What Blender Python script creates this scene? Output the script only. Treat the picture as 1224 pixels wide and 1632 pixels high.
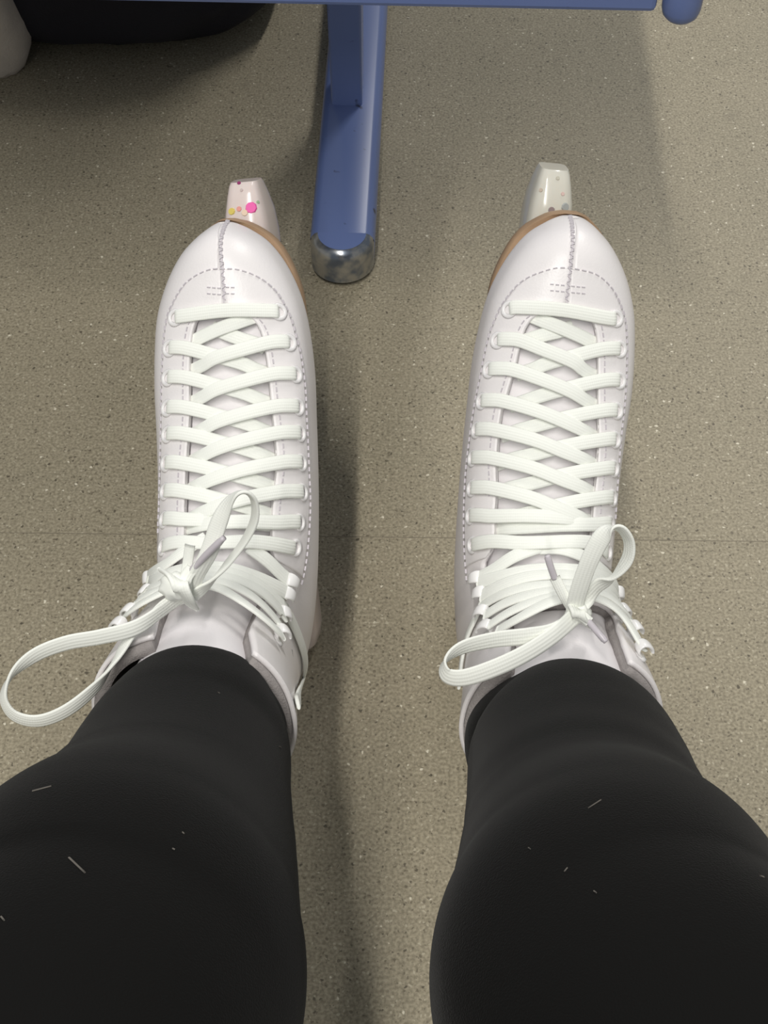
import bpy, bmesh, math, random
import numpy as np
from mathutils import Vector, Matrix, Euler
from mathutils.bvhtree import BVHTree

for o in list(bpy.data.objects):
    bpy.data.objects.remove(o, do_unlink=True)
S = bpy.context.scene
C = S.collection
R = math.radians
random.seed(7)

# ------------------------------------------------------------------ camera
FPX = 2263.0                       # focal length in pixels of the 1224 x 1632 frame
TILT, HCAM = R(36.0), 0.785
cd = bpy.data.cameras.new('camera')
cd.sensor_fit = 'VERTICAL'; cd.sensor_height = 36.0; cd.lens = 36.0*FPX/1632.0
cd.clip_start = 0.01
cam = bpy.data.objects.new('camera', cd); C.objects.link(cam)
CAMM = Matrix.Translation((0, 0, HCAM)) @ Matrix.Rotation(TILT, 4, 'X')
cam.matrix_world = CAMM
S.camera = cam

# ------------------------------------------------------------------ world and ceiling lights
w = bpy.data.worlds.new('room_light'); S.world = w; w.use_nodes = True
bg = w.node_tree.nodes['Background']
bg.inputs[0].default_value = (0.93, 0.97, 1.0, 1); bg.inputs[1].default_value = 0.27

def tube_light(name, loc, width, length, energy, roll=0, col=(1, .97, .92)):
    """ceiling tube lying along y, tipped sideways by roll degrees"""
    l = bpy.data.lights.new(name, 'AREA'); l.shape = 'RECTANGLE'; l.size = width; l.size_y = length
    l.energy = energy; l.color = col
    o = bpy.data.objects.new(name, l); C.objects.link(o); o.location = loc; o.rotation_euler = (0, R(roll), 0)
    return o
tube_light('ceiling_tube', (-0.28, -0.90, 2.6), 0.05, 2.4, 64)          # long tube over the bench aisle
far = tube_light('ceiling_tube', (1.0, 2.6, 2.4), 0.10, 1.8, 34)         # tube across the far side of the room
far.rotation_euler = (R(-38), 0, 0)

vs = S.view_settings
vs.view_transform = 'Standard'; vs.look = 'None'; vs.gamma = 1.0; vs.exposure = 0.0
vs.use_curve_mapping = False

# ------------------------------------------------------------------ materials
def srgb(r, g, b):
    f = lambda c: (c/255/12.92) if c/255 <= .04045 else ((c/255+.055)/1.055)**2.4
    return (f(r), f(g), f(b), 1)

def mat(name, col, rough=.5, metal=0, bump=0, bscale=200, var=0, vscale=20, **kw):
    m = bpy.data.materials.new(name); m.use_nodes = True
    nt = m.node_tree; p = nt.nodes['Principled BSDF']
    p.inputs['Base Color'].default_value = col
    p.inputs['Roughness'].default_value = rough; p.inputs['Metallic'].default_value = metal
    for k, v in kw.items():
        p.inputs[k.replace('_', ' ')].default_value = v
    tc = nt.nodes.new('ShaderNodeTexCoord')
    if bump:
        n = nt.nodes.new('ShaderNodeTexNoise'); n.inputs['Scale'].default_value = bscale; n.inputs['Detail'].default_value = 4
        b = nt.nodes.new('ShaderNodeBump'); b.inputs['Strength'].default_value = bump; b.inputs['Distance'].default_value = .001
        nt.links.new(tc.outputs['Object'], n.inputs['Vector']); nt.links.new(n.outputs[0], b.inputs['Height'])
        nt.links.new(b.outputs[0], p.inputs['Normal'])
    if var:
        n = nt.nodes.new('ShaderNodeTexNoise'); n.inputs['Scale'].default_value = vscale; n.inputs['Detail'].default_value = 5
        r = nt.nodes.new('ShaderNodeValToRGB')
        r.color_ramp.elements[0].position = .3; r.color_ramp.elements[1].position = .7
        r.color_ramp.elements[0].color = tuple(c*(1-var) for c in col[:3])+(1,)
        r.color_ramp.elements[1].color = tuple(min(1, c*(1+var)) for c in col[:3])+(1,)
        nt.links.new(tc.outputs['Object'], n.inputs['Vector']); nt.links.new(n.outputs[0], r.inputs[0])
        nt.links.new(r.outputs[0], p.inputs['Base Color'])
    return m

M = {}
M['leather'] = mat('white_leather', srgb(240, 236, 236), .37, bump=.12, bscale=900, var=.012, vscale=30)
M['tongue'] = mat('tongue_leather', srgb(240, 236, 238), .5, bump=.1, bscale=700)
M['edge'] = mat('cut_leather_edge', srgb(226, 221, 208), .8)
M['lining'] = mat('grey_fleece_lining', srgb(160, 154, 152), .95, bump=.6, bscale=1200, var=.08, vscale=300)
M['thread'] = mat('grey_thread', srgb(206, 201, 206), .8)
M['groove'] = mat('seam_groove', srgb(214, 208, 212), .8)
M['sole'] = mat('tan_sole_edge', srgb(176, 146, 116), .55, bump=.2, bscale=150, var=.1, vscale=60)
M['steel'] = mat('blade_steel', (.6, .6, .62, 1), .25, 1)
M['eyelet'] = mat('white_enamel', srgb(240, 238, 238), .22)
M['hook'] = mat('white_enamel_hook', srgb(242, 241, 240), .18)
M['aglet'] = mat('clear_plastic_tip', srgb(206, 200, 206), .25)
M['leggings'] = mat('black_leggings', srgb(9, 8.5, 7.5), .95, bump=.35, bscale=1500, Sheen_Weight=.045, Sheen_Roughness=.35, Specular_IOR_Level=.2)
M['lint'] = mat('pale_lint', srgb(96, 92, 86), 1.0)
M['navy'] = mat('dark_navy_cloth', srgb(24, 23, 32), .85, bump=.4, bscale=500)
M['greycloth'] = mat('pale_grey_cloth', srgb(196, 187, 176), .95, bump=.5, bscale=300, var=.08, vscale=40)

def lace_mat():
    m = mat('white_flat_lace', srgb(245, 247, 240), .85)
    nt = m.node_tree; p = nt.nodes['Principled BSDF']
    uv = nt.nodes.new('ShaderNodeUVMap'); sx = nt.nodes.new('ShaderNodeSeparateXYZ')
    nt.links.new(uv.outputs[0], sx.inputs[0])
    def mth(op, a, b):
        n = nt.nodes.new('ShaderNodeMath'); n.operation = op
        for i, q in enumerate((a, b)):
            if q is None: continue
            if isinstance(q, (int, float)): n.inputs[i].default_value = q
            else: nt.links.new(q, n.inputs[i])
        return n.outputs[0]
    rib = mth('SINE', mth('MULTIPLY', sx.outputs[1], 2*math.pi*5), None)          # lengthwise ribs
    wv = mth('SINE', mth('MULTIPLY', sx.outputs[0], 2*math.pi*900), None)          # weave along
    h = mth('ADD', rib, mth('MULTIPLY', wv, .35))
    b = nt.nodes.new('ShaderNodeBump'); b.inputs['Strength'].default_value = .16; b.inputs['Distance'].default_value = .0004
    nt.links.new(h, b.inputs['Height']); nt.links.new(b.outputs[0], p.inputs['Normal'])
    return m
M['lace'] = lace_mat()

def guard_mat(name, col):
    m = mat(name, col, .16)
    p = m.node_tree.nodes['Principled BSDF']
    p.inputs['Transmission Weight'].default_value = .15
    p.inputs['Subsurface Weight'].default_value = .25
    p.inputs['Subsurface Radius'].default_value = (.012, .010, .009)
    p.inputs['IOR'].default_value = 1.45
    return m
M['guard_pink'] = guard_mat('milky_pink_plastic', srgb(240, 226, 221))
M['guard_milk'] = guard_mat('milky_white_plastic', srgb(232, 229, 217))

def paint_mat():
    m = mat('blue_bench_paint', srgb(104, 122, 172), .3)
    nt = m.node_tree; p = nt.nodes['Principled BSDF']
    tc = nt.nodes.new('ShaderNodeTexCoord')
    n = nt.nodes.new('ShaderNodeTexNoise'); n.inputs['Scale'].default_value = 55; n.inputs['Detail'].default_value = 6
    r = nt.nodes.new('ShaderNodeValToRGB')
    r.color_ramp.elements[0].position = .27; r.color_ramp.elements[0].color = srgb(52, 56, 74)
    r.color_ramp.elements[1].position = .33; r.color_ramp.elements[1].color = srgb(104, 122, 172)
    nt.links.new(tc.outputs['Object'], n.inputs['Vector']); nt.links.new(n.outputs[0], r.inputs[0])
    nt.links.new(r.outputs[0], p.inputs['Base Color'])
    return m
M['paint'] = paint_mat()
def worn_mat():
    m = mat('worn_bare_steel', srgb(176, 172, 164), .26, .75)
    nt = m.node_tree; p = nt.nodes['Principled BSDF']
    tc = nt.nodes.new('ShaderNodeTexCoord')
    n = nt.nodes.new('ShaderNodeTexNoise'); n.inputs['Scale'].default_value = 90; n.inputs['Detail'].default_value = 6
    r = nt.nodes.new('ShaderNodeValToRGB')
    r.color_ramp.elements[0].position = .40; r.color_ramp.elements[0].color = srgb(116, 124, 136)
    r.color_ramp.elements[1].position = .60; r.color_ramp.elements[1].color = srgb(176, 174, 168)
    nt.links.new(tc.outputs['Object'], n.inputs['Vector']); nt.links.new(n.outputs[0], r.inputs[0])
    nt.links.new(r.outputs[0], p.inputs['Base Color'])
    return m
M['worn'] = worn_mat()
M['rubber'] = mat('black_rubber', srgb(30, 30, 32), .8)

def floor_mat():
    m = bpy.data.materials.new('speckled_vinyl'); m.use_nodes = True
    nt = m.node_tree; p = nt.nodes['Principled BSDF']; L = nt.links
    p.inputs['Roughness'].default_value = .5
    p.inputs['Specular IOR Level'].default_value = .35
    tc = nt.nodes.new('ShaderNodeTexCoord')
    def noise(sc, det=3):
        n = nt.nodes.new('ShaderNodeTexNoise'); n.inputs['Scale'].default_value = sc; n.inputs['Detail'].default_value = det
        L.new(tc.outputs['Object'], n.inputs['Vector']); return n.outputs[0]
    def ramp(x, a, b, ca, cb):
        r = nt.nodes.new('ShaderNodeValToRGB'); e = r.color_ramp.elements
        e[0].position = a; e[1].position = b; e[0].color = ca; e[1].color = cb
        L.new(x, r.inputs[0]); return r.outputs[0]
    def mix(f, a, b):
        n = nt.nodes.new('ShaderNodeMix'); n.data_type = 'RGBA'
        for i, q in ((0, f), (6, a), (7, b)):
            if isinstance(q, (int, float)): n.inputs[i].default_value = q
            elif isinstance(q, tuple): n.inputs[i].default_value = q
            else: L.new(q, n.inputs[i])
        return n.outputs[2]
    wob = nt.nodes.new('ShaderNodeTexNoise'); wob.inputs['Scale'].default_value = 300
    L.new(tc.outputs['Object'], wob.inputs['Vector'])
    wv = nt.nodes.new('ShaderNodeVectorMath'); wv.operation = 'MULTIPLY_ADD'
    wv.inputs[1].default_value = (.0035, .0035, .0035)
    L.new(wob.outputs['Color'], wv.inputs[0]); L.new(tc.outputs['Object'], wv.inputs[2])
    def math_(op, a, b):
        n = nt.nodes.new('ShaderNodeMath'); n.operation = op
        for i, q in enumerate((a, b)):
            if isinstance(q, (int, float)): n.inputs[i].default_value = q
            else: L.new(q, n.inputs[i])
        return n.outputs[0]
    def specks(scale, radius, keep, amt):
        """irregular chips: a share of the cells, random size, soft rim"""
        v = nt.nodes.new('ShaderNodeTexVoronoi'); v.inputs['Scale'].default_value = scale; v.inputs['Randomness'].default_value = 1
        L.new(wv.outputs[0], v.inputs['Vector'])
        wn = nt.nodes.new('ShaderNodeSeparateColor'); L.new(v.outputs['Color'], wn.inputs[0])
        on = math_('LESS_THAN', wn.outputs[0], keep)
        rad = math_('MULTIPLY', wn.outputs[1], radius)
        soft = nt.nodes.new('ShaderNodeMapRange'); soft.interpolation_type = 'SMOOTHSTEP'
        L.new(math_('SUBTRACT', rad, v.outputs['Distance']), soft.inputs['Value'])
        soft.inputs['From Min'].default_value = -.06; soft.inputs['From Max'].default_value = .10
        return math_('MULTIPLY', math_('MULTIPLY', on, soft.outputs[0]), amt)
    Z, O = (0, 0, 0, 1), (1, 1, 1, 1)
    base = ramp(noise(9, 6), .3, .7, srgb(144, 136, 115), srgb(159, 149, 127))
    grain = ramp(noise(520, 4), .36, .64, srgb(113, 106, 88), srgb(183, 174, 151))
    c = mix(.5, base, grain)
    c = mix(ramp(noise(38, 6), .62, .78, Z, (.35, .35, .35, 1)), c, srgb(104, 97, 84))      # scuffed dirt
    c = mix(specks(420, .42, .55, .75), c, srgb(104, 96, 80))
    c = mix(specks(300, .34, .26, .8), c, srgb(76, 69, 57))
    c = mix(specks(380, .40, .40, .75), c, srgb(188, 180, 158))
    c = mix(specks(250, .28, .14, .9), c, srgb(226, 219, 198))
    L.new(c, p.inputs['Base Color'])
    b = nt.nodes.new('ShaderNodeBump'); b.inputs['Strength'].default_value = .25; b.inputs['Distance'].default_value = .0006
    L.new(noise(260, 3), b.inputs['Height']); L.new(b.outputs[0], p.inputs['Normal'])
    return m
M['floor'] = floor_mat()
M['seam'] = mat('floor_seam', srgb(122, 114, 98), .6, var=.1, vscale=60)

# ------------------------------------------------------------------ mesh helpers
def link(name, me, m, parent=None, smooth=True):
    o = bpy.data.objects.new(name, me); C.objects.link(o)
    if m is not None: me.materials.append(m)
    if smooth:
        me.polygons.foreach_set('use_smooth', [True]*len(me.polygons))
    if parent is not None: o.parent = parent
    return o
def from_py(name, V, F, m, parent=None, smooth=True):
    me = bpy.data.meshes.new(name); me.from_pydata([tuple(v) for v in V], [], F); me.update()
    return link(name, me, m, parent, smooth)
def from_bm(name, bm, m, parent=None, smooth=True):
    me = bpy.data.meshes.new(name); bm.to_mesh(me); bm.free()
    return link(name, me, m, parent, smooth)
def tag(o, label, cat, group=None, kind=None):
    o['label'] = label; o['category'] = cat
    if group: o['group'] = group
    if kind: o['kind'] = kind
    return o
def empty(name, mw):
    o = bpy.data.objects.new(name, None); C.objects.link(o); o.empty_display_size = .05
    o.matrix_world = mw
    return o
def crom(A, n):
    """Catmull-Rom resample of a list of vectors, n steps per segment"""
    A = [np.array(a, float) for a in A]; out = []
    for i in range(len(A)-1):
        p0 = A[max(i-1, 0)]; p1 = A[i]; p2 = A[i+1]; p3 = A[min(i+2, len(A)-1)]
        for k in range(n):
            t = k/n
            out.append(.5*((2*p1)+(p2-p0)*t+(2*p0-5*p1+4*p2-p3)*t*t+(3*p1-p0-3*p2+p3)*t**3))
    out.append(A[-1]); return out
def mod_solid(o, th, off=-1):
    s = o.modifiers.new('thickness', 'SOLIDIFY'); s.thickness = th; s.offset = off; s.use_even_offset = False
    return o
def mod_bevel(o, wd, seg=2):
    b = o.modifiers.new('bevel', 'BEVEL'); b.width = wd; b.segments = seg; b.limit_method = 'ANGLE'
    return o
def bm_box(bm, lo, hi):
    vs_ = [bm.verts.new((x, y, z)) for z in (lo[2], hi[2]) for x, y in ((lo[0], lo[1]), (hi[0], lo[1]), (hi[0], hi[1]), (lo[0], hi[1]))]
    for f in ((3, 2, 1, 0), (4, 5, 6, 7), (0, 1, 5, 4), (1, 2, 6, 5), (2, 3, 7, 6), (3, 0, 4, 7)):
        bm.faces.new([vs_[i] for i in f])
def ray(px, py):
    """direction in world space of a photograph pixel"""
    return (CAMM.to_3x3() @ Vector(((px-612)/FPX, (816-py)/FPX, -1)))
def floor_pt(px, py, z=0.0):
    d = ray(px, py); t = (z-HCAM)/d.z
    return Vector((0, 0, HCAM)) + d*t
def cam_pt(px, py, dep):
    return CAMM @ Vector(((px-612)/FPX*dep, (816-py)/FPX*dep, -dep))

# ------------------------------------------------------------------ floor
def build_floor():
    a, b = floor_pt(0, 849), floor_pt(1224, 863)
    d = (b-a); d.z = 0; d.normalize()
    bm = bmesh.new()
    bm_box(bm, (-3, -2.5, -.01), (3, 4.0, 0))
    f = from_bm('floor', bm, M['floor'], None, False); f['kind'] = 'structure'
    bm = bmesh.new(); p = Vector((-d.y, d.x, 0))*.00025
    A, B = a-d*2.5, b+d*2.3
    q = [A-p, B-p, B+p, A+p]
    lo = [bm.verts.new((v.x, v.y, -.001)) for v in q]; hi = [bm.verts.new((v.x, v.y, .0001)) for v in q]
    bm.faces.new(hi); bm.faces.new(lo[::-1])
    for i in range(4): bm.faces.new((lo[i], lo[(i+1) % 4], hi[(i+1) % 4], hi[i]))
    from_bm('weld_seam', bm, M['seam'], f, False)
build_floor()

# ------------------------------------------------------------------ the bench opposite
def build_bench():
    zt = .034
    p_near, p_far = floor_pt(545, 371, zt), floor_pt(566, 86, zt)
    d = (p_far-p_near); d.z = 0; d.normalize()
    yaw = math.atan2(-d.x, d.y)
    org = Vector((p_near.x, p_near.y, 0))
    root = empty('bench', Matrix.Translation(org) @ Matrix.Rotation(yaw, 4, 'Z'))
    inv = root.matrix_world.inverted()
    tag(root, 'blue painted steel bench standing opposite, with a worn metal foot', 'bench')
    # foot bar: flattened round-edged tube along local y, semicircular nose
    hw, L = .0245, .62
    def foot_profile(y, shrink, zlo, zhi):
        # cross section loop (x,z) : softly chamfered
        c = .007
        return [(-hw+shrink, zlo+.003), (-hw+shrink, zhi-c), (-hw+c*.35+shrink, zhi-c*.35), (-hw+c+shrink, zhi), (hw-c-shrink, zhi), (hw-c*.35-shrink, zhi-c*.35), (hw-shrink, zhi-c), (hw-shrink, zlo+.003), (hw-.003-shrink, zlo), (-hw+.003+shrink, zlo)]
    V, F = [], []; n = 10
    ys = [0, .02, .1, .3, L]
    for y in ys:
        for x, z in foot_profile(y, 0, .005, zt): V.append((x, y, z))
    for i in range(len(ys)-1):
        for k in range(n):
            F.append((i*n+k, i*n+(k+1) % n, (i+1)*n+(k+1) % n, (i+1)*n+k))
    F.append(tuple(range((len(ys)-1)*n, len(ys)*n)))
    fb = from_py('foot_bar', V, [f[::-1] for f in F], M['paint'], root, False)
    fb.data.polygons.foreach_set('use_smooth', [True]*len(fb.data.polygons))
    es = fb.modifiers.new('split', 'EDGE_SPLIT'); es.split_angle = R(40)
    # rounded nose of bare worn steel: lofted half round in plan
    V, F = [], []; K = 24; m = 6
    prof = [(.0, .005), (.0, .008), (0, zt-.009), (-.0010, zt-.0045), (-.0035, zt-.0012), (-.0062, zt)]
    for k in range(K+1):
        a = math.pi*k/K
        for (dr, z) in prof:
            r = hw + dr
            V.append((-math.cos(a)*r, -math.sin(a)*r, z))
    for k in range(K):
        for j in range(m-1):
            F.append((k*m+j, (k+1)*m+j, (k+1)*m+j+1, k*m+j+1))
    from_py('worn_nose', V, [f for f in F], M['worn'], fb)
    V = [(-math.cos(math.pi*k/K)*(hw-.0060), -math.sin(math.pi*k/K)*(hw-.0060), z) for z in (zt-.003, zt+.0002) for k in range(K+1)]
    n1 = K+1
    F = [tuple(range(n1, 2*n1)), tuple(range(n1))[::-1]]+[(k, k+1, n1+k+1, n1+k) for k in range(K)]+[(K, 0, n1, n1+K)]
    from_py('painted_nose_top', V, F, M['paint'], fb, False)
    bm = bmesh.new()
    bmesh.ops.create_cone(bm, cap_ends=True, segments=20, radius1=.020, radius2=.021, depth=.006, matrix=Matrix.Translation((.002, .003, .003)))
    from_bm('rubber_glide', bm, M['rubber'], fb)
    # post: tapering flat tube
    pb = inv @ floor_pt(553, 168, zt); pf = pb.y
    seat_z = .335
    V = []
    wl0, wr0 = pb.x-.0128, pb.x+.0125
    for (z, l, r, y0, y1) in ((zt-.002, wl0, wr0, pf, pf+.034), (.12, wl0-.0009, wr0+.0004, pf, pf+.036), (seat_z+.03, wl0-.003, wr0+.001, pf-.002, pf+.040)):
        V += [(l, y0, z), (r, y0, z), (r, y1, z), (l, y1, z)]
    F = [(i*4+k, i*4+(k+1) % 4, (i+1)*4+(k+1) % 4, (i+1)*4+k) for i in range(2) for k in range(4)]+[(8, 9, 10, 11), (3, 2, 1, 0)]
    mod_bevel(from_py('post', V, F, M['paint'], root, False), .002)
    # beam under the seat front: found from the photo's lower edge at that height
    def at_h(px, py, z): return inv @ floor_pt(px, py, z)
    e0, e1 = at_h(480, 4, .30), at_h(1046, 27, .30)
    yb = (e0.y+e1.y)/2; xr = e1.x; xl = -1.35
    bm = bmesh.new(); bm_box(bm, (xl, yb, .30), (xr, yb+.025, .345)); 
    mod_bevel(from_bm('seat_beam', bm, M['paint'], root, False), .003)
    bm = bmesh.new(); bm_box(bm, (xl, yb+.33, .30), (xr, yb+.355, .345))
    mod_bevel(from_bm('seat_beam', bm, M['paint'], root, False), .003)
    # round-bottomed end plug of the beam
    cp = at_h(1083, 37, .292)
    V, F = [], []; seg = 24; prof = [(.0, .292), (.004, .2922), (.0078, .2935), (.0102, .2962), (.0112, .300), (.0114, .306), (.0114, .352), (.009, .356), (0, .357)]
    for (r, z) in prof:
        for k in range(seg):
            a = 2*math.pi*k/seg; V.append((cp.x+math.cos(a)*r, cp.y+.004+math.sin(a)*r, z))
    for j in range(len(prof)-1):
        for k in range(seg):
            F.append((j*seg+k, j*seg+(k+1) % seg, (j+1)*seg+(k+1) % seg, (j+1)*seg+k))
    from_py('end_plug', V, F, M['paint'], root)
    # seat slats resting on the beams
    for k in range(4):
        y0 = yb-.004 + k*.092
        bm = bmesh.new(); bm_box(bm, (xl-.05, y0, .346), (xr+.004, y0+.091, .366))
        mod_bevel(from_bm('seat_slat', bm, M['paint'], root, False), .004)
    for xx in (-1.2,):
        V2 = [(v[0]+xx-pb.x, v[1], v[2]) for v in V] if False else None
        bm = bmesh.new(); bm_box(bm, (xx-.014, pf, .03), (xx+.014, pf+.036, seat_z)); from_bm('post', bm, M['paint'], root, False)
        bm = bmesh.new(); bm_box(bm, (xx-hw, -.01, .005), (xx+hw, L, zt)); mod_bevel(from_bm('foot_bar', bm, M['paint'], root, False), .006)
    return root
build_bench()

# ------------------------------------------------------------------ things at the top left
def blob(name, loc, rad, m, label, cat, seed, amp=.12, ncut=5, flat=True, rot=0, shape=None):
    bm = bmesh.new(); bmesh.ops.create_icosphere(bm, subdivisions=ncut, radius=1)
    from mathutils import noise
    for v in bm.verts:
        n = v.co.normalized()
        k = 1 + amp*noise.noise(n*1.6+Vector((seed, 0, 0))) + amp*.35*noise.noise(n*5+Vector((0, seed, 0)))
        c = Vector((math.copysign(abs(n.x)**.75, n.x), math.copysign(abs(n.y)**.75, n.y), math.copysign(abs(n.z)**.8, n.z)))*k
        if shape: c = shape(c)
        v.co = Vector((c.x*rad[0], c.y*rad[1], c.z*rad[2]))
        if flat: v.co.z = max(v.co.z, -rad[2]*.8)
    o = from_bm(name, bm, m)
    o.location = loc; o.rotation_euler.z = rot
    tag(o, label, cat)
    return o
g = floor_pt(215, 66)
bag = blob('cloth_bag', (g.x-.070, g.y+.126, .098), (.225, .165, .122), M['navy'], 'dark navy cloth bag slumped on the floor under the bench', 'bag', 3.1, .10, rot=R(-15))
def handle():
    V = crom([(-.12, -.10, .10), (-.10, -.150, .085), (-.02, -.172, .02), (.04, -.160, .03), (.09, -.13, .075), (.1, -.08, .10)], 8)
    bm = bmesh.new(); prev = None
    for i, p in enumerate(V):
        p = Vector(p); ring = []
        t = Vector(V[min(i+1, len(V)-1)])-Vector(V[max(i-1, 0)]); t.normalize()
        n = p.normalized(); s = t.cross(n).normalized()
        for (a, b) in ((-.011, 0), (.011, 0), (.011, .003), (-.011, .003)):
            ring.append(bm.verts.new(p+s*a+n*b))
        if prev:
            for k in range(4): bm.faces.new((prev[k], prev[(k+1) % 4], ring[(k+1) % 4], ring[k]))
        prev = ring
    from_bm('strap', bm, M['navy'], bag)
handle()
g = floor_pt(2, 134)
blob('fabric_bundle', (g.x-.024, g.y+.022, .088), (.056, .026, .110), M['greycloth'], 'pale grey soft fabric bundle at the left edge before the dark bag', 'fabric', 9.7, .05, 4,
     shape=lambda c: Vector((c.x*(1-.62*max(0, c.z+.45))+.0, c.y, c.z)))

# ------------------------------------------------------------------ skates
ST0 = np.array([
(.2590,.078,.2590,.070,.0035,2,2),(.2568,.089,.2573,.063,.0115,2.1,2.4),(.2525,.0975,.2530,.060,.0185,2.2,3),
(.2445,.1045,.2455,.058,.0265,2.2,3.5),(.2315,.1095,.2325,.058,.0345,2.3,4),(.2155,.1145,.2155,.058,.0410,2.4,4),
(.1980,.1225,.1970,.058,.0440,2.4,4),(.1790,.1335,.1740,.059,.0450,2.4,4),(.1600,.1460,.1480,.062,.0440,2.4,3.5),
(.1430,.1580,.1180,.069,.0430,2.4,3),(.1290,.1690,.0860,.078,.0425,2.4,2.6),(.1180,.1790,.0500,.085,.0420,2.4,2.4),
(.1110,.1880,.0180,.088,.0410,2.4,2.2),(.1070,.1970,.0010,.100,.0400,2.4,2.2),(.1050,.2060,-.003,.118,.0395,2.3,2.2),
(.1040,.2160,-.001,.140,.0400,2.3,2.1),(.1035,.2270,.0050,.165,.0415,2.2,2),(.1030,.2390,.0090,.195,.0435,2.2,2),
(.1025,.2510,.0090,.225,.0455,2.2,2),(.1020,.2630,.0070,.255,.0470,2.2,2)])
XL = np.array([[-6.7,-0.7],[-10.9,3.8],[-17.6,11.5],[-26.1,20.5],[-34.6,28.7],[-41.3,34.8],[-44.1,37.6],[-45.1,38.5],[-44.5,38.1],[-44.0,38.0],[-44.1,37.5],[-44.4,35.4],[-43.6,31.7],[-43.0,28.2],[-45.0,27.3],[-47.5,29.1],[-49.5,32.3],[-50.8,36.6],[-51.5,41.5],[-52.0,45.4]])/1000
XR = np.array([[2.2,8.2],[-2.9,13.5],[-10.2,19.9],[-19.3,27.9],[-27.7,36.1],[-34.4,42.2],[-37.8,44.9],[-39.8,45.7],[-40.5,44.1],[-41.2,42.6],[-41.4,41.9],[-40.6,41.5],[-38.6,40.6],[-37.0,40.3],[-36.4,41.5],[-37.0,44.0],[-38.5,46.8],[-40.8,49.0],[-43.7,50.5],[-46.6,51.5]])/1000

def crs(A, v):
    n = len(A); v = min(max(v, 0), n-1-1e-9); i = int(v); t = v-i
    p0 = A[max(i-1, 0)]; p1 = A[i]; p2 = A[min(i+1, n-1)]; p3 = A[min(i+2, n-1)]
    return .5*((2*p1)+(p2-p0)*t+(2*p0-5*p1+4*p2-p3)*t*t+(3*p1-p0-3*p2+p3)*t**3)

class Last:
    """the boot's outer surface, swept from the toe over the instep up to the cuff: point(v, u)"""
    def __init__(s, XX, pos, rot):
        s.XX = XX
        Rm = Matrix.Rotation(R(rot[1]), 4, 'Z') @ Matrix.Rotation(R(rot[0]), 4, 'X') @ Matrix.Rotation(R(rot[2]), 4, 'Y')
        s.M = Matrix.Translation(pos) @ Rm            # boot -> camera frame
        s.mw = CAMM @ s.M; s.inv = s.mw.inverted()
        s.cache = {}
        nv, nu = 150, 96
        s.vs = np.linspace(0, 19, nv); s.us = np.linspace(-math.pi, math.pi, nu+1)
        V = [s.pt(v, u) for v in s.vs for u in s.us]
        F = []; s.fp = []
        for i in range(nv-1):
            for j in range(nu):
                a, b, c, d = i*(nu+1)+j, i*(nu+1)+j+1, (i+1)*(nu+1)+j+1, (i+1)*(nu+1)+j
                F += [(a, b, c), (a, c, d)]
        s.V = V; s.F = F; s.nu = nu
        s.bvh = BVHTree.FromPolygons([Vector(v) for v in V], F)
    def row(s, v):
        k = round(v, 5)
        if k not in s.cache: s.cache[k] = (crs(ST0, v), crs(s.XX, v))
        return s.cache[k]
    def pt(s, v, u):
        st, (xl, xr) = s.row(v)
        su, cu = math.sin(u), math.cos(u)
        n = st[5] if cu >= 0 else st[6]
        x = (xl+xr)/2 + max((xr-xl)/2, .001)*math.copysign(abs(su)**(2/n), su)
        k = (1+math.copysign(abs(cu)**(2/n), cu))/2
        e = max(0, v-19)                               # continue above the cuff (tongue tip)
        return Vector((x, st[2]+(st[0]-st[2])*k, st[3]+(st[1]-st[3])*k + e*.012))
    def nrm(s, v, u):
        v = min(max(v, .08), 18.9)
        du = s.pt(v, u+.02)-s.pt(v, u-.02); dv = s.pt(min(v+.06, 18.98), u)-s.pt(max(v-.06, .02), u)
        n = dv.cross(du)
        if n.length < 1e-12: return Vector((0, 1, 0))
        n.normalize()
        return n
    def off(s, v, u, d):
        return s.pt(v, u)+s.nrm(v, u)*d if abs(d) > 1e-9 else s.pt(v, u)
    def local_ray(s, px, py):
        o = s.inv @ Vector((0, 0, HCAM)); d = (s.inv.to_3x3() @ ray(px, py)).normalized()
        return o, d
    def hit(s, px, py):
        """the point of the boot that photograph pixel shows: location, normal, (v, u)"""
        o, d = s.local_ray(px, py)
        loc, n, fi, dist = s.bvh.ray_cast(o, d)
        if loc is None:
            best = None
            for t in np.linspace(.5, .95, 46):
                q, n2, f2, dd = s.bvh.find_nearest(o+d*t)
                if best is None or dd < best[3]: best = (q, n2, f2, dd)
            loc, n, fi, dist = best
        a, b, c = s.F[fi]
        def vu(k): return s.vs[k//(s.nu+1)], s.us[k % (s.nu+1)]
        A, B, Cc = s.V[a], s.V[b], s.V[c]
        ab, ac, ap = B-A, Cc-A, loc-A
        d00, d01, d11, d20, d21 = ab.dot(ab), ab.dot(ac), ac.dot(ac), ap.dot(ab), ap.dot(ac)
        den = d00*d11-d01*d01
        if abs(den) < 1e-18: wb = wc = 0
        else: wb = (d11*d20-d01*d21)/den; wc = (d00*d21-d01*d20)/den
        va, vb, vc = vu(a), vu(b), vu(c)
        v = va[0]+(vb[0]-va[0])*wb+(vc[0]-va[0])*wc; u = va[1]+(vb[1]-va[1])*wb+(vc[1]-va[1])*wc
        return loc, s.nrm(v, u), (v, u)
    def px_depth(s, px, py, dep):
        return s.inv @ cam_pt(px, py, dep)

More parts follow.
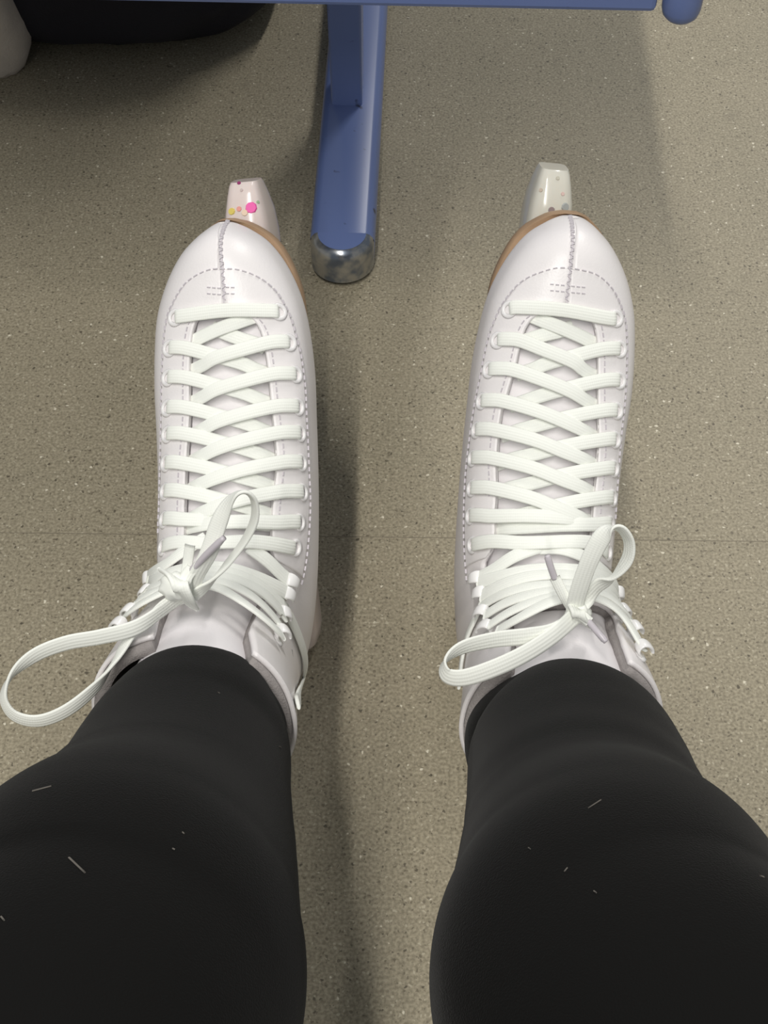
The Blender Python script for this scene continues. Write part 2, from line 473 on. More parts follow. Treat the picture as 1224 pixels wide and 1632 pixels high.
def ribbon(bm, P, W, width, th, uvl=None, caps=True):
    """flat lace: sweep a soft-edged strip through points P with width directions W"""
    n = len(P); prev = None; dist = 0
    cs = [(-.5, 0), (-.46, .32), (-.36, .5), (0, .56), (.36, .5), (.46, .32), (.5, 0), (.46, -.32), (.36, -.5), (0, -.56), (-.36, -.5), (-.46, -.32)]
    K = len(cs)
    for i in range(n):
        t = (P[min(i+1, n-1)]-P[max(i-1, 0)])
        if t.length < 1e-9: t = Vector((1, 0, 0))
        t.normalize()
        wv = W[i]-t*W[i].dot(t)
        if wv.length < 1e-6: wv = t.orthogonal()
        wv.normalize(); nn = t.cross(wv).normalized()
        wi = width[i] if isinstance(width, (list, tuple)) else width
        ring = [bm.verts.new(P[i]+wv*(a*wi)+nn*(b*th)) for a, b in cs]
        if i: dist += (P[i]-P[i-1]).length
        if prev:
            for k in range(K):
                f = bm.faces.new((prev[0][k], prev[0][(k+1) % K], ring[(k+1) % K], ring[k]))
                if uvl is not None:
                    a0, a1 = cs[k][0]+.5, cs[(k+1) % K][0]+.5
                    for lp, uv in zip(f.loops, ((prev[1], a0), (prev[1], a1), (dist, a1), (dist, a0))): lp[uvl].uv = uv
        elif caps: bm.faces.new(ring)
        prev = (ring, dist)
    if caps: bm.faces.new(prev[0][::-1])

LW, LT = .0074, .0017

class LaceMesh:
    def __init__(s, last):
        s.b = bmesh.new(); s.uv = s.b.loops.layers.uv.new('UVMap'); s.l = last
    def over(s, pts, step=6, width=LW, th=LT, twist=0):
        """lace lying on the boot: pts = (pixel x, pixel y, lift above the leather)"""
        Q = crom(pts, step); P = []; N = []
        for (x, y, h) in Q:
            loc, n, vu = s.l.hit(x, y); P.append(loc+n*h); N.append(n)
        for _ in range(2):
            P = [P[0]]+[(P[i-1]+P[i]*2+P[i+1])/4 for i in range(1, len(P)-1)]+[P[-1]]
            N = [N[0]]+[((N[i-1]+N[i]*2+N[i+1])/4).normalized() for i in range(1, len(N)-1)]+[N[-1]]
        W = []
        for i in range(len(P)):
            t = (P[min(i+1, len(P)-1)]-P[max(i-1, 0)]).normalized()
            wv = t.cross(N[i])
            if twist: wv = Matrix.Rotation(twist, 3, t) @ wv
            W.append(wv)
        ribbon(s.b, P, W, width, th, s.uv)
        return P
    def free(s, pts, wdirs, step=8, width=LW, th=LT):
        """free hanging lace: pts = (pixel x, pixel y, distance along the view axis); wdirs in the camera frame"""
        Q = crom(pts, step); Wd = crom(wdirs, step)
        P = [s.l.px_depth(*q) for q in Q]
        r3 = (s.l.M.inverted()).to_3x3()
        ribbon(s.b, P, [r3 @ Vector(d) for d in Wd], width, th, s.uv)
    def done(s, name, parent):
        return from_bm(name, s.b, M['lace'], parent)

def interp(tbl, v):
    """piecewise linear through (v, value) rows sorted by v"""
    xs = [a for a, b in tbl]; ys = [b for a, b in tbl]
    return float(np.interp(v, xs, ys))

def smooth_tbl(tbl):
    tbl = sorted(tbl); out = []
    for v, u in tbl:
        if out and v-out[-1][0] < .02: continue
        out.append((v, u))
    return out

def strip_mesh(last, name, v0, v1, nv, nu, ua, ub, d, m, parent):
    """grid on the boot between u = ua(v) and u = ub(v), lifted by d"""
    V, F = [], []
    for i in range(nv+1):
        v = v0+(v1-v0)*i/nv
        a, b = ua(v), ub(v)
        for j in range(nu+1):
            V.append(last.off(v, a+(b-a)*j/nu, d(v) if callable(d) else d))
    for i in range(nv):
        for j in range(nu):
            k = i*(nu+1)+j
            F.append((k, k+nu+1, k+nu+2, k+1))
    return from_py(name, V, F, m, parent)

def dashes(bm, last, pts, dash=.0023, gap=.0014, wd=.0008, h=.0005, lift=.0009, zig=0):
    Q = crom(pts, 14); P = []; N = []
    for (x, y) in Q:
        loc, n, vu = last.hit(x, y); P.append(loc); N.append(n)
    L = [0]
    for i in range(1, len(P)): L.append(L[-1]+(P[i]-P[i-1]).length)
    def at(sd):
        k = int(np.searchsorted(L, sd)); k = min(max(k, 1), len(P)-1)
        t = (sd-L[k-1])/max(L[k]-L[k-1], 1e-9)
        return P[k-1].lerp(P[k], t), N[k], (P[k]-P[k-1]).normalized()
    sd = 0; i = 0
    while sd+dash < L[-1]:
        a, n, t = at(sd); b, n2, t2 = at(sd+dash)
        s = t.cross(n).normalized()
        if zig:
            sg = 1 if i % 2 else -1
            a = a+s*zig*sg; b = b-s*zig*sg
            s = (b-a).normalized().cross(n).normalized()
        vs_ = []
        for z in (lift-h, lift+h):
            for q, k in ((a, -1), (b, -1), (b, 1), (a, 1)):
                vs_.append(bm.verts.new(q+s*(k*wd/2*(1 if z < lift else .6))+n*z))
        for f in ((0, 1, 2, 3), (7, 6, 5, 4), (4, 5, 1, 0), (5, 6, 2, 1), (6, 7, 3, 2), (7, 4, 0, 3)):
            bm.faces.new([vs_[k] for k in f])
        sd += dash+gap; i += 1

EYELET_ME = None
def eyelet_mesh():
    global EYELET_ME
    if EYELET_ME: return EYELET_ME
    bm = bmesh.new(); A, Bn = 18, 6; rr = []
    for i in range(A):
        a = 2*math.pi*i/A; ring = []
        for j in range(Bn):
            b = 2*math.pi*j/Bn; r = .0036+.0013*math.cos(b)
            ring.append(bm.verts.new((r*math.cos(a), r*math.sin(a), .0009*math.sin(b)+.0006)))
        rr.append(ring)
    for i in range(A):
        for j in range(Bn):
            bm.faces.new((rr[i][j], rr[(i+1) % A][j], rr[(i+1) % A][(j+1) % Bn], rr[i][(j+1) % Bn]))
    me = bpy.data.meshes.new('eyelet'); bm.to_mesh(me); bm.free(); me.materials.append(M['eyelet'])
    me.polygons.foreach_set('use_smooth', [True]*len(me.polygons)); EYELET_ME = me
    return me
HOOK_ME = None
def hook_mesh():
    """speed hook: rivet plate and a tongue curling up and over (toward +y)"""
    global HOOK_ME
    if HOOK_ME: return HOOK_ME
    bm = bmesh.new()
    path = [(0, -.0045, .0008), (0, -.001, .0012), (0, .0022, .0022), (0, .0040, .0046), (0, .0032, .0072), (0, .0004, .0084), (0, -.0032, .0082), (0, -.0052, .0070)]
    P = [Vector(p) for p in crom(path, 4)]
    wd = [.0058+.0022*math.sin(math.pi*min(1, i/(len(P)-1)*1.15)) for i in range(len(P))]
    ribbon(bm, P, [Vector((1, 0, 0))]*len(P), wd, .0016)
    bmesh.ops.create_cone(bm, cap_ends=True, segments=14, radius1=.0042, radius2=.0034, depth=.0016, matrix=Matrix.Translation((0, -.0035, .0008)))
    me = bpy.data.meshes.new('lace_hook'); bm.to_mesh(me); bm.free(); me.materials.append(M['hook'])
    me.polygons.foreach_set('use_smooth', [True]*len(me.polygons)); HOOK_ME = me
    return me

def tube(bm, P, r, K=10):
    prev = None
    for i, p in enumerate(P):
        t = (P[min(i+1, len(P)-1)]-P[max(i-1, 0)]).normalized()
        a = t.orthogonal().normalized(); b = t.cross(a)
        if prev is not None:
            a = (prev[1]-t*prev[1].dot(t)).normalized(); b = t.cross(a)
        rr = r[i] if isinstance(r, (list, tuple)) else r
        ring = [bm.verts.new(p+a*(rr*math.cos(2*math.pi*k/K))+b*(rr*math.sin(2*math.pi*k/K))) for k in range(K)]
        if prev is not None:
            for k in range(K): bm.faces.new((prev[0][k], prev[0][(k+1) % K], ring[(k+1) % K], ring[k]))
        else: bm.faces.new(ring[::-1])
        prev = (ring, a)
    bm.faces.new(prev[0])

def build_skate(D):
    last = Last(D['XX'], D['pos'], D['rot'])
    root = empty('figure_skate', last.mw); tag(root, D['label'], 'ice skate', 'pair of white figure skates')
    # --- edges of the throat and of the eyelet facing, read on the leather
    apex_v, apex_u = last.hit(*D['apex'])[2]
    def edge(pts):
        t = [(apex_v, apex_u)]
        for (x, y) in pts:
            v, u = last.hit(x, y)[2]; t.append((v, u))
        return smooth_tbl(t)
    gl = edge(D['gapL'])+D['shaftL']; gr = edge(D['gapR'])+D['shaftR']
    UL = lambda v: interp(gl, v) if v > apex_v else apex_u
    UR = lambda v: interp(gr, v) if v > apex_v else apex_u
    # rows of v packed a little tighter round the throat tip
    VTOP = 18.55
    o = strip_mesh(last, 'upper', 0, VTOP, 190, 84, UR, lambda v: UL(v)+2*math.pi, 0, M['leather'], root)
    mod_solid(o, .0022, -1)
    upper = o
    ln = strip_mesh(last, 'lining', 12.3, VTOP+.18, 60, 70, lambda v: UR(v)+.02, lambda v: UL(v)+2*math.pi-.02, -.0024, M['lining'], root)
    mod_solid(ln, .0058, -1)
    # eyelet facing: a second layer of leather with a rounded front
    fa_v, fa_u = last.hit(*D['facing_front'])[2]
    def fedge(pts):
        t = [(fa_v, fa_u)]
        for (x, y) in pts:
            v, u = last.hit(x, y)[2]; t.append((v, u))
        return smooth_tbl(t)
    fl = fedge(D['facL']); fr = fedge(D['facR'])
    FL = lambda v: interp(fl, v); FR = lambda v: interp(fr, v)
    vend = D['facing_end']
    for nm, inner, outer in (('l', UL, FL), ('r', UR, FR)):
        f = strip_mesh(last, 'eyelet_facing', fa_v+.01, vend, 120, 16,
                       (lambda v, i=inner, q=outer: q(v)) if nm == 'l' else (lambda v, i=inner: i(v)),
                       (lambda v, i=inner: i(v)) if nm == 'l' else (lambda v, q=outer: q(v)), .0008, M['leather'], root)
        mod_solid(f, .0016, -1)
    # tongue
    tv0 = apex_v-.25
    def tl(v): return UL(min(v, 18.5)) - .30 - max(0, v-18.5)*.04
    def tr(v): return UR(min(v, 18.5)) + .30 + max(0, v-18.5)*.04
    V, F = [], []; nv, nu = 110, 40
    for i in range(nv+1):
        for j in range(nu+1):
            k = j/nu
            arch = 1-(2*k-1)**2
            vt = D['tongue_top'] - D.get('tongue_dip', 1.3)*(1-arch)**1.5
            v = tv0+(vt-tv0)*i/nv
            a, b = tl(v), tr(v)
            V.append(last.off(v, a+(b-a)*k, -.0048-.0052*min(1, max(0, (v-12)/2.5))*(1-.85*arch)))
    for i in range(nv):
        for j in range(nu):
            k = i*(nu+1)+j; F.append((k, k+nu+1, k+nu+2, k+1))
    t = from_py('tongue', V, F, M['tongue'], root); mod_solid(t, .0036, -1)
    # stitching along the tongue top
    bm = bmesh.new()
    rowp = [V[(nv-4)*(nu+1)+j] for j in range(3, nu-2)]
    for a, b in zip(rowp[:-1], rowp[1:]):
        a2, b2 = a.lerp(b, .1), a.lerp(b, .68); n = Vector((0, .55, .83)); s = (b2-a2).normalized().cross(n).normalized()
        n = s.cross((b2-a2).normalized()).normalized()
        vs_ = [bm.verts.new(q+s*k*.0004+n*z) for z in (-.0003, .0006) for q, k in ((a2, -1), (b2, -1), (b2, 1), (a2, 1))]
        for f in ((0, 1, 2, 3), (7, 6, 5, 4), (4, 5, 1, 0), (5, 6, 2, 1), (6, 7, 3, 2), (7, 4, 0, 3)): bm.faces.new([vs_[k] for k in f])
    from_bm('stitching', bm, M['thread'], t, False)
    # --- stitching on the upper
    bm = bmesh.new()
    shift = lambda pts, dx, dy=0: [(x+dx, y+dy) for x, y in pts]
    dashes(bm, last, D['facL'][::-1]+[D['facing_front']]+D['facR'], lift=.0010)
    dashes(bm, last, shift(D['gapL'][1:D['nstitch']], -9), lift=.0010)
    dashes(bm, last, shift(D['gapR'][1:D['nstitch']], 9), lift=.0010)
    for tk in D['tacks']:
        for dy in (-5, 5): dashes(bm, last, [(tk[0], tk[1]+dy), ((tk[0]+tk[2])/2, (tk[1]+tk[3])/2+dy), (tk[2], tk[3]+dy)], dash=.0018, gap=.0009, lift=.0010)
    from_bm('stitching', bm, M['thread'], upper, False)
    bm = bmesh.new(); dashes(bm, last, D['toe_seam'], dash=.0014, gap=.0005, wd=.0007, lift=.0010, zig=.0009)
    from_bm('toe_stitching', bm, M['thread'], upper, False)
    bm = bmesh.new(); P = []; W = []
    Q = crom(D['toe_seam'], 6); H = [last.hit(x, y) for x, y in Q]
    for i, (loc, n, vu) in enumerate(H):
        tt = (H[min(i+1, len(H)-1)][0]-H[max(i-1, 0)][0]).normalized(); P.append(loc+n*.0004); W.append(tt.cross(n))
    ribbon(bm, P, W, .0012, .0009); from_bm('toe_seam', bm, M['groove'], upper)
    # --- sole, heel, blade
    def outline(grow, vmax=12.6):
        Lp, Rp = [], []
        for v in np.linspace(0, vmax, 34):
            st, (xl, xr) = last.row(v)
            k = float(np.interp(v, [0, 1, 3.5, 5, 7, 9, 13], [.88, .91, .92, .88, .77, .62, .5]))
            c, hw_ = (xl+xr)/2, (xr-xl)/2*k
            y = st[2] + (.0006 if v < .5 else 0)
            Lp.append((c-hw_-grow*min(1, v), y, st[3])); Rp.append((c+hw_+grow*min(1, v), y, st[3]))
        return Lp, Rp
    Lp, Rp = outline(D.get('welt', .0014)); n = len(Lp); V, F = [], []
    for (dz, s) in ((.0005, -.0006), (-.0006, 0), (-.0075, 0), (-.0088, -.001)):
        for p in Lp: V.append((p[0]-s, p[1], p[2]+dz))
        for p in Rp: V.append((p[0]+s, p[1], p[2]+dz))
    for lay in range(3):
        o0, o1 = lay*2*n, (lay+1)*2*n
        for i in range(n-1):
            F.append((o0+i, o0+i+1, o1+i+1, o1+i)); F.append((o0+n+i+1, o0+n+i, o1+n+i, o1+n+i+1))
        F.append((o0+n, o0, o1, o1+n)); F.append((o0+n-1, o0+2*n-1, o1+2*n-1, o1+n-1))
    for i in range(n-1):
        F.append((i, n+i, n+i+1, i+1)); b = 6*n; F.append((b+i+1, b+n+i+1, b+n+i, b+i))
    sole = from_py('sole', V, F, M['sole'], root)
    es = sole.modifiers.new('split', 'EDGE_SPLIT'); es.split_angle = R(45)
    bm = bmesh.new(); st = last
    prof = []
    for k in range(17):
        a = math.pi*k/16; prof.append((math.cos(a)*.018, .028-math.sin(a)*.025))
    prof += [(-.0175, .070), (.0175, .070)]
    lo = [bm.verts.new((x*.92-.010*(1 if D['side'] == 'L' else -1), y*.95+.002, .046)) for x, y in prof]
    hi = [bm.verts.new((x-.010*(1 if D['side'] == 'L' else -1), y, .082)) for x, y in prof]
    k = len(prof)
    for i in range(k): bm.faces.new((lo[i], lo[(i+1) % k], hi[(i+1) % k], hi[i]))
    bm.faces.new(lo[::-1]); bm.faces.new(hi)
    mod_bevel(from_bm('heel', bm, M['sole'], root, False), .001)
    bm = bmesh.new()
    bm_box(bm, (-.002, -.002, .012), (.002, .262, .036)); bm_box(bm, (-.003, .175, .03), (.003, .235, .047)); bm_box(bm, (-.003, .015, .03), (.003, .06, .045))
    bl = from_bm('blade', bm, M['steel'], root, False)
    bm = bmesh.new(); bm_box(bm, (-.018, .165, .046), (.018, .24, .0495)); from_bm('mounting_plate', bm, M['steel'], bl, False)
    bm = bmesh.new(); bm_box(bm, (-.012, .012, .044), (.008, .062, .0465)); from_bm('mounting_plate', bm, M['steel'], bl, False)
    # --- eyelets
    for (x, y) in D['eyeL']+D['eyeR']:
        loc, n, vu = last.hit(x, y)
        e = bpy.data.objects.new('eyelet', eyelet_mesh()); C.objects.link(e); e.parent = root
        q = n.to_track_quat('Z', 'Y'); e.matrix_local = Matrix.Translation(loc+n*.0006) @ q.to_matrix().to_4x4()
    # --- hooks
    for side in ('hookL', 'hookR'):
        sg = -1 if side == 'hookL' else 1
        for (x, y) in D[side]:
            loc, n, vu = last.hit(x, y)
            tdir = last.pt(vu[0], vu[1]+sg*.05)-last.pt(vu[0], vu[1]-sg*.05)   # away from the front edge
            tdir = (tdir-n*tdir.dot(n)).normalized()
            ax = (-tdir); xx = ax.cross(n).normalized()
            mt = Matrix((xx, ax, n)).transposed().to_4x4()
            e = bpy.data.objects.new('lace_hook', hook_mesh()); C.objects.link(e); e.parent = root
            e.matrix_local = Matrix.Translation(loc) @ mt @ Matrix.Scale(.85, 4)
    # --- lace
    lc = LaceMesh(last)
    eL, eR = D['eyeL'], D['eyeR']
    (x0, y0), (x1, y1) = eL[0], eR[0]
    lc.over([(x0, y0, -.002), (x0+4, y0-1, .0022), (x0+18, y0-3, .0028), ((x0+x1)/2, (y0+y1)/2-7, .0026), (x1-18, y1-1, .0028), (x1-4, y1, .0022), (x1, y1, -.002)])
    top_first = D['top']          # which side's strands lie on top
    for i in range(1, 8):
        for side in ('L', 'R'):
            a = eL[i] if side == 'L' else eR[i]
            sg = 1 if side == 'L' else -1
            gap_near = D['gx'](i, side); gap_far = D['gx'](i, 'R' if side == 'L' else 'L')
            drop = D['drop'][side] if i < 7 else 6
            top = side == top_first
            h = .0030 if top else .0012
            ym = a[1]+drop*.42
            pts = [(a[0], a[1], -.002), (a[0]+3*sg, a[1]-1, .0021), ((a[0]+gap_near)/2, a[1]-1, .0028), (gap_near, a[1]+1, .0028 if top else .0024),
                   ((gap_near+gap_far)/2-sg*24, a[1]+drop*.30, h+.0006*top), ((gap_near+gap_far)/2+sg*20, a[1]+drop*.62, h if top else .0002),
                   (gap_far-sg*22, a[1]+drop*.84, -.0004 if not top else .0006), (gap_far+sg*2, a[1]+drop, -.0030), (gap_far+sg*10, a[1]+drop+2, -.0036)]
            lc.over(pts, 5)
            # low strand passing beneath to the next eyelet
    for pts in D['strands']:
        lc.over([(p[0], p[1], p[2] if len(p) > 2 else .0030) for p in pts], 6, D.get('sw', LW))
    lace = lc.done('lace', root)
    for (pts, wd, width) in D['loops']:
        lm = LaceMesh(last); lm.free(pts, wd, 8, width); lm.done('bow_loop', lace)
    # knot: a few tight wraps
    bm = bmesh.new(); kx, ky, kd, kr = D['knot_ball']
    bmesh.ops.create_icosphere(bm, subdivisions=3, radius=1)
    kc = last.px_depth(kx, ky, kd)
    for v in bm.verts:
        n = v.co.copy(); rr = kr*(1+.10*math.sin(6*math.atan2(n.y, n.x)+3*n.z))
        v.co = kc + Vector((n.x*rr*1.15, n.y*rr, n.z*rr*.85))
    kb = from_bm('knot', bm, M['lace'], lace)
    lm = LaceMesh(last)
    for (pts, wd, width) in D['knot']: lm.free(pts, wd, 6, width, .0020)
    lm.done('knot_wrap', lace)
    for pts in D['tips']:
        bm = bmesh.new(); Q = crom(pts, 6)
        P = [last.px_depth(*q) for q in Q]
        tube(bm, P, [D.get('tipr', .0016)*(1 if i < len(P)-2 else .8) for i in range(len(P))])
        from_bm('lace_tip', bm, M['aglet'], lace)
    for (pts, wd, width) in D['ends']:
        lm = LaceMesh(last); lm.free(pts, wd, 6, width, .0022); lm.done('lace_end', lace)
    # --- blade guard: a separate clip-on cover
    gd = empty('blade_guard', last.mw); tag(gd, D['glabel'], 'blade guard', 'blade guards')
    V, F = [], []
    gx = D['gshift']
    secs = [(-.012, .0070, .004, .026), (-.0085, .0100, .0012, .031), (.0, .0118, 0, .033), (.06, .0118, 0, .033), (.14, .0118, 0, .033), (.20, .0120, 0, .036), (.232, .0128, 0, .043), (.247, .0128, .0005, .045), (.2585, .0118, .003, .044), (.2680, .0099, .008, .041), (.2738, .0084, .012, .0385), (.2758, .0077, .015, .036)]
    K = 16
    for (y, hw_, z0, z1) in secs:
        for k in range(K):
            a = 2*math.pi*(k+.5)/K; ca, sa = math.cos(a), math.sin(a)
            V.append((gx*max(0, (y-.15)/.13)+hw_*math.copysign(abs(ca)**.42, ca), y, (z0+z1)/2+(z1-z0)/2*math.copysign(abs(sa)**.42, sa)))
    for i in range(len(secs)-1):
        for k in range(K): F.append((i*K+k, i*K+(k+1) % K, (i+1)*K+(k+1) % K, (i+1)*K+k))
    F.append(tuple(range(K))); F.append(tuple(range((len(secs)-1)*K, len(secs)*K))[::-1])
    gb = from_py('guard_body', V, [f[::-1] for f in F], M[D['gmat']], gd)
    es = gb.modifiers.new('split', 'EDGE_SPLIT'); es.split_angle = R(38)
    gbv = BVHTree.FromPolygons([Vector(v) for v in V], F)
    for (px, py, r, col) in D['confetti']:
        o, d = last.local_ray(px, py)
        loc, n, fi, dist = gbv.ray_cast(o, d)
        if loc is None: loc, n, fi, dist = gbv.find_nearest(o+d*.88)
        if n.dot(d) > 0: n = -n
        bm = bmesh.new(); bmesh.ops.create_cone(bm, cap_ends=True, segments=9, radius1=r, radius2=r*.85, depth=.0008)
        c = from_bm('confetti', bm, mat('confetti_'+str(len(bpy.data.materials)), col, .35), gd, False)
        c.matrix_local = Matrix.Translation(loc+n*.0001) @ n.to_track_quat('Z', 'Y').to_matrix().to_4x4()
    return last

def mid(a, b): return ((a[0]+b[0])/2, (a[1]+b[1])/2)

SKL = dict(side='L', XX=XL, pos=(-.0500, -.0663, -.9069), rot=(18.35, 5.57, -8.29), top='R',
    label='white figure skate with the big lace loop drooping to the left', glabel='pinkish blade guard with yellow and hot pink flecks under the left skate',
    apex=(358, 487), gapL=[(335, 493), (320, 502), (312, 513), (307, 530), (303.5, 554), (302, 591), (302, 627), (302, 664), (300, 696), (296, 745), (295, 775), (294, 810), (294, 843), (293, 856), (287, 875), (276, 890), (268, 903), (270, 922), (262, 950), (252, 980), (246, 1005)],
    gapR=[(380, 493), (396, 502), (408, 514), (415, 526), (420, 542), (424, 566), (428.5, 598), (431, 627), (435, 664), (438, 689), (441, 720), (441, 750), (438, 775), (434.5, 811), (433.5, 836), (434, 856), (432, 872), (439, 892), (450, 907), (452, 918), (436, 945), (416, 975), (400, 1004)],
    shaftL=[], shaftR=[], nstitch=15,
    facing_front=(355, 429), facL=[(335, 430), (313, 440), (296, 453.6), (284, 471), (276.6, 485.5), (270, 500), (264, 530), (260.6, 579), (259, 652), (258, 713), (256.5, 787), (254.5, 850)],
    facR=[(377, 430), (401.6, 438), (423.6, 451), (441, 468), (453, 488), (463, 510), (471.4, 542), (477.5, 566), (484, 615), (486, 660), (487.5, 689), (490, 750), (492, 799), (490, 848), (485, 897), (477.5, 934)],
    facing_end=11.6, tongue_top=20.2, toe_seam=[(363, 354), (357.5, 363), (352.6, 382.5), (352.6, 407), (355, 431.6), (357, 456), (357.5, 484)],
    tacks=[(331, 463, 354, 465), (360, 463, 382, 464)],
    eyeL=[(281, 507), (272, 556), (270, 603), (269, 651), (269, 693), (267, 739), (265.5, 784), (264, 829), (262, 873)],
    eyeR=[(443, 498), (459, 547), (469, 597.5), (473, 649), (476, 691), (478, 738), (480, 785), (475, 833), (469, 873)],
    hookL=[(246, 922), (229, 942), (206, 975), (192, 1000)], hookR=[(452, 925), (446, 947), (440, 983), (438, 1016)],
    gx=lambda i, s: (302 if i < 5 else 295) if s == 'L' else (422 + min(i, 5)*4 - max(0, i-5)*3),
    drop={'L': 37, 'R': 42},
    strands=[
      [(335, 520, -.0036), (360, 531, -.0016), (385, 540, -.001), (411, 547, -.002), (424, 552, -.0036)],
      [(298, 548, -.0036), (310, 541, -.0015), (345, 526, 0), (387, 511, .0002), (420, 498, -.003)],
      [(262, 873, -.002), (266, 871, .002), (290, 867, .0028), (330, 870, .0028), (370, 868), (400, 866), (432, 868, .0028), (463, 873, .002), (469, 873, -.002)],
      [(330, 858, .001), (300, 880, .0026), (270, 905, .0030), (247, 922, .005)],
      [(395, 872, .001), (420, 893, .0026), (440, 915, .0034), (453, 928, .005)],
      [(247, 930, .005), (262, 928, .004), (290, 920, .005), (350, 915, .005), (400, 925, .0045), (445, 944, .005)],
      [(230, 950, .005), (260, 946, .005), (300, 938, .006), (350, 925, .006), (405, 940, .005), (440, 968, .004), (443, 985, .005)],
      [(208, 982, .005), (235, 965, .005), (300, 945, .007), (350, 938, .007), (400, 952, .006), (432, 978, .005), (438, 992, .005)],
      [(194, 1006, .005), (230, 978, .005), (300, 953, .008), (345, 950, .008), (390, 968, .007), (425, 994, .005), (436, 1012, .005)],
      [(305, 958, .008), (340, 960, .008), (380, 982, .007), (415, 1006, .006), (436, 1022, .005)],
      [(447, 972, .003), (462, 995, .002), (475, 1025, .0018), (482, 1055, .0018), (478, 1090, .0018), (468, 1120, .0018)]],
    loops=[
      ([(302, 950, .640), (312, 920, .632), (333, 880, .624), (350, 830, .618), (368, 797, .614), (388, 784, .612), (404, 796, .616), (406, 825, .622), (392, 858, .628), (365, 895, .633), (335, 928, .637), (306, 951, .640)],
       [(.9, .35, .1), (.9, .4, .1), (.9, .4, .2), (.85, .4, .4), (.6, .2, .75), (.3, 0, .95), (.35, -.1, .93), (.4, .1, .9), (.5, .3, .8), (.6, .5, .6), (.6, .6, .5), (.7, .6, .3)], .0078),
      ([(290, 948, .640), (255, 975, .633), (215, 1001, .628), (160, 1015, .626), (105, 1025, .626), (55, 1045, .627), (18, 1078, .629), (6, 1112, .631), (22, 1140, .633), (60, 1149, .634), (105, 1133, .634), (150, 1097, .633), (182, 1055, .632), (212, 1008, .633), (250, 972, .637), (292, 950, .641)],
       [(.1, .95, .3), (.3, .9, .3), (.1, .95, .3), (0, .9, .45), (.1, .85, .5), (.2, .8, .6), (.45, .6, .65), (.4, .55, .7), (.2, .7, .7), (.1, .75, .65), (.0, .75, .65), (.2, .7, .65), (.55, .55, .6), (.75, .5, .4), (.6, .7, .3), (.4, .9, .2)], .0078)],
    knot_ball=(280, 935, .634, .0066),
    knot=[([(262, 912, .640), (277, 922, .629), (290, 938, .6255), (300, 955, .630), (306, 966, .640)], [(.85, -.5, .1)]*5, .0080)],
    tips=[[(306, 908, .630), (330, 883, .622), (357, 857, .615)]],
    ends=[([(292, 935, .630), (298, 918, .630), (307, 906, .630)], [(.8, .6, 0)]*3, .006),
          ([(290, 940, .633), (297, 910, .632), (303, 868, .628)], [(1, 0, .2)]*3, .0048)],
    gshift=.001, gmat='guard_pink',
    confetti=[(381, 292, .0012, srgb(150, 60, 110)), (369, 337, .0022, srgb(228, 208, 112)), (400, 331, .0034, srgb(238, 92, 172)), (381, 333, .0016, srgb(224, 150, 140)), (390, 339, .0020, srgb(230, 205, 180)), (352, 342, .0016, srgb(236, 228, 206)), (411, 322, .0010, srgb(170, 196, 160)), (385, 303, .0010, srgb(196, 180, 176))])

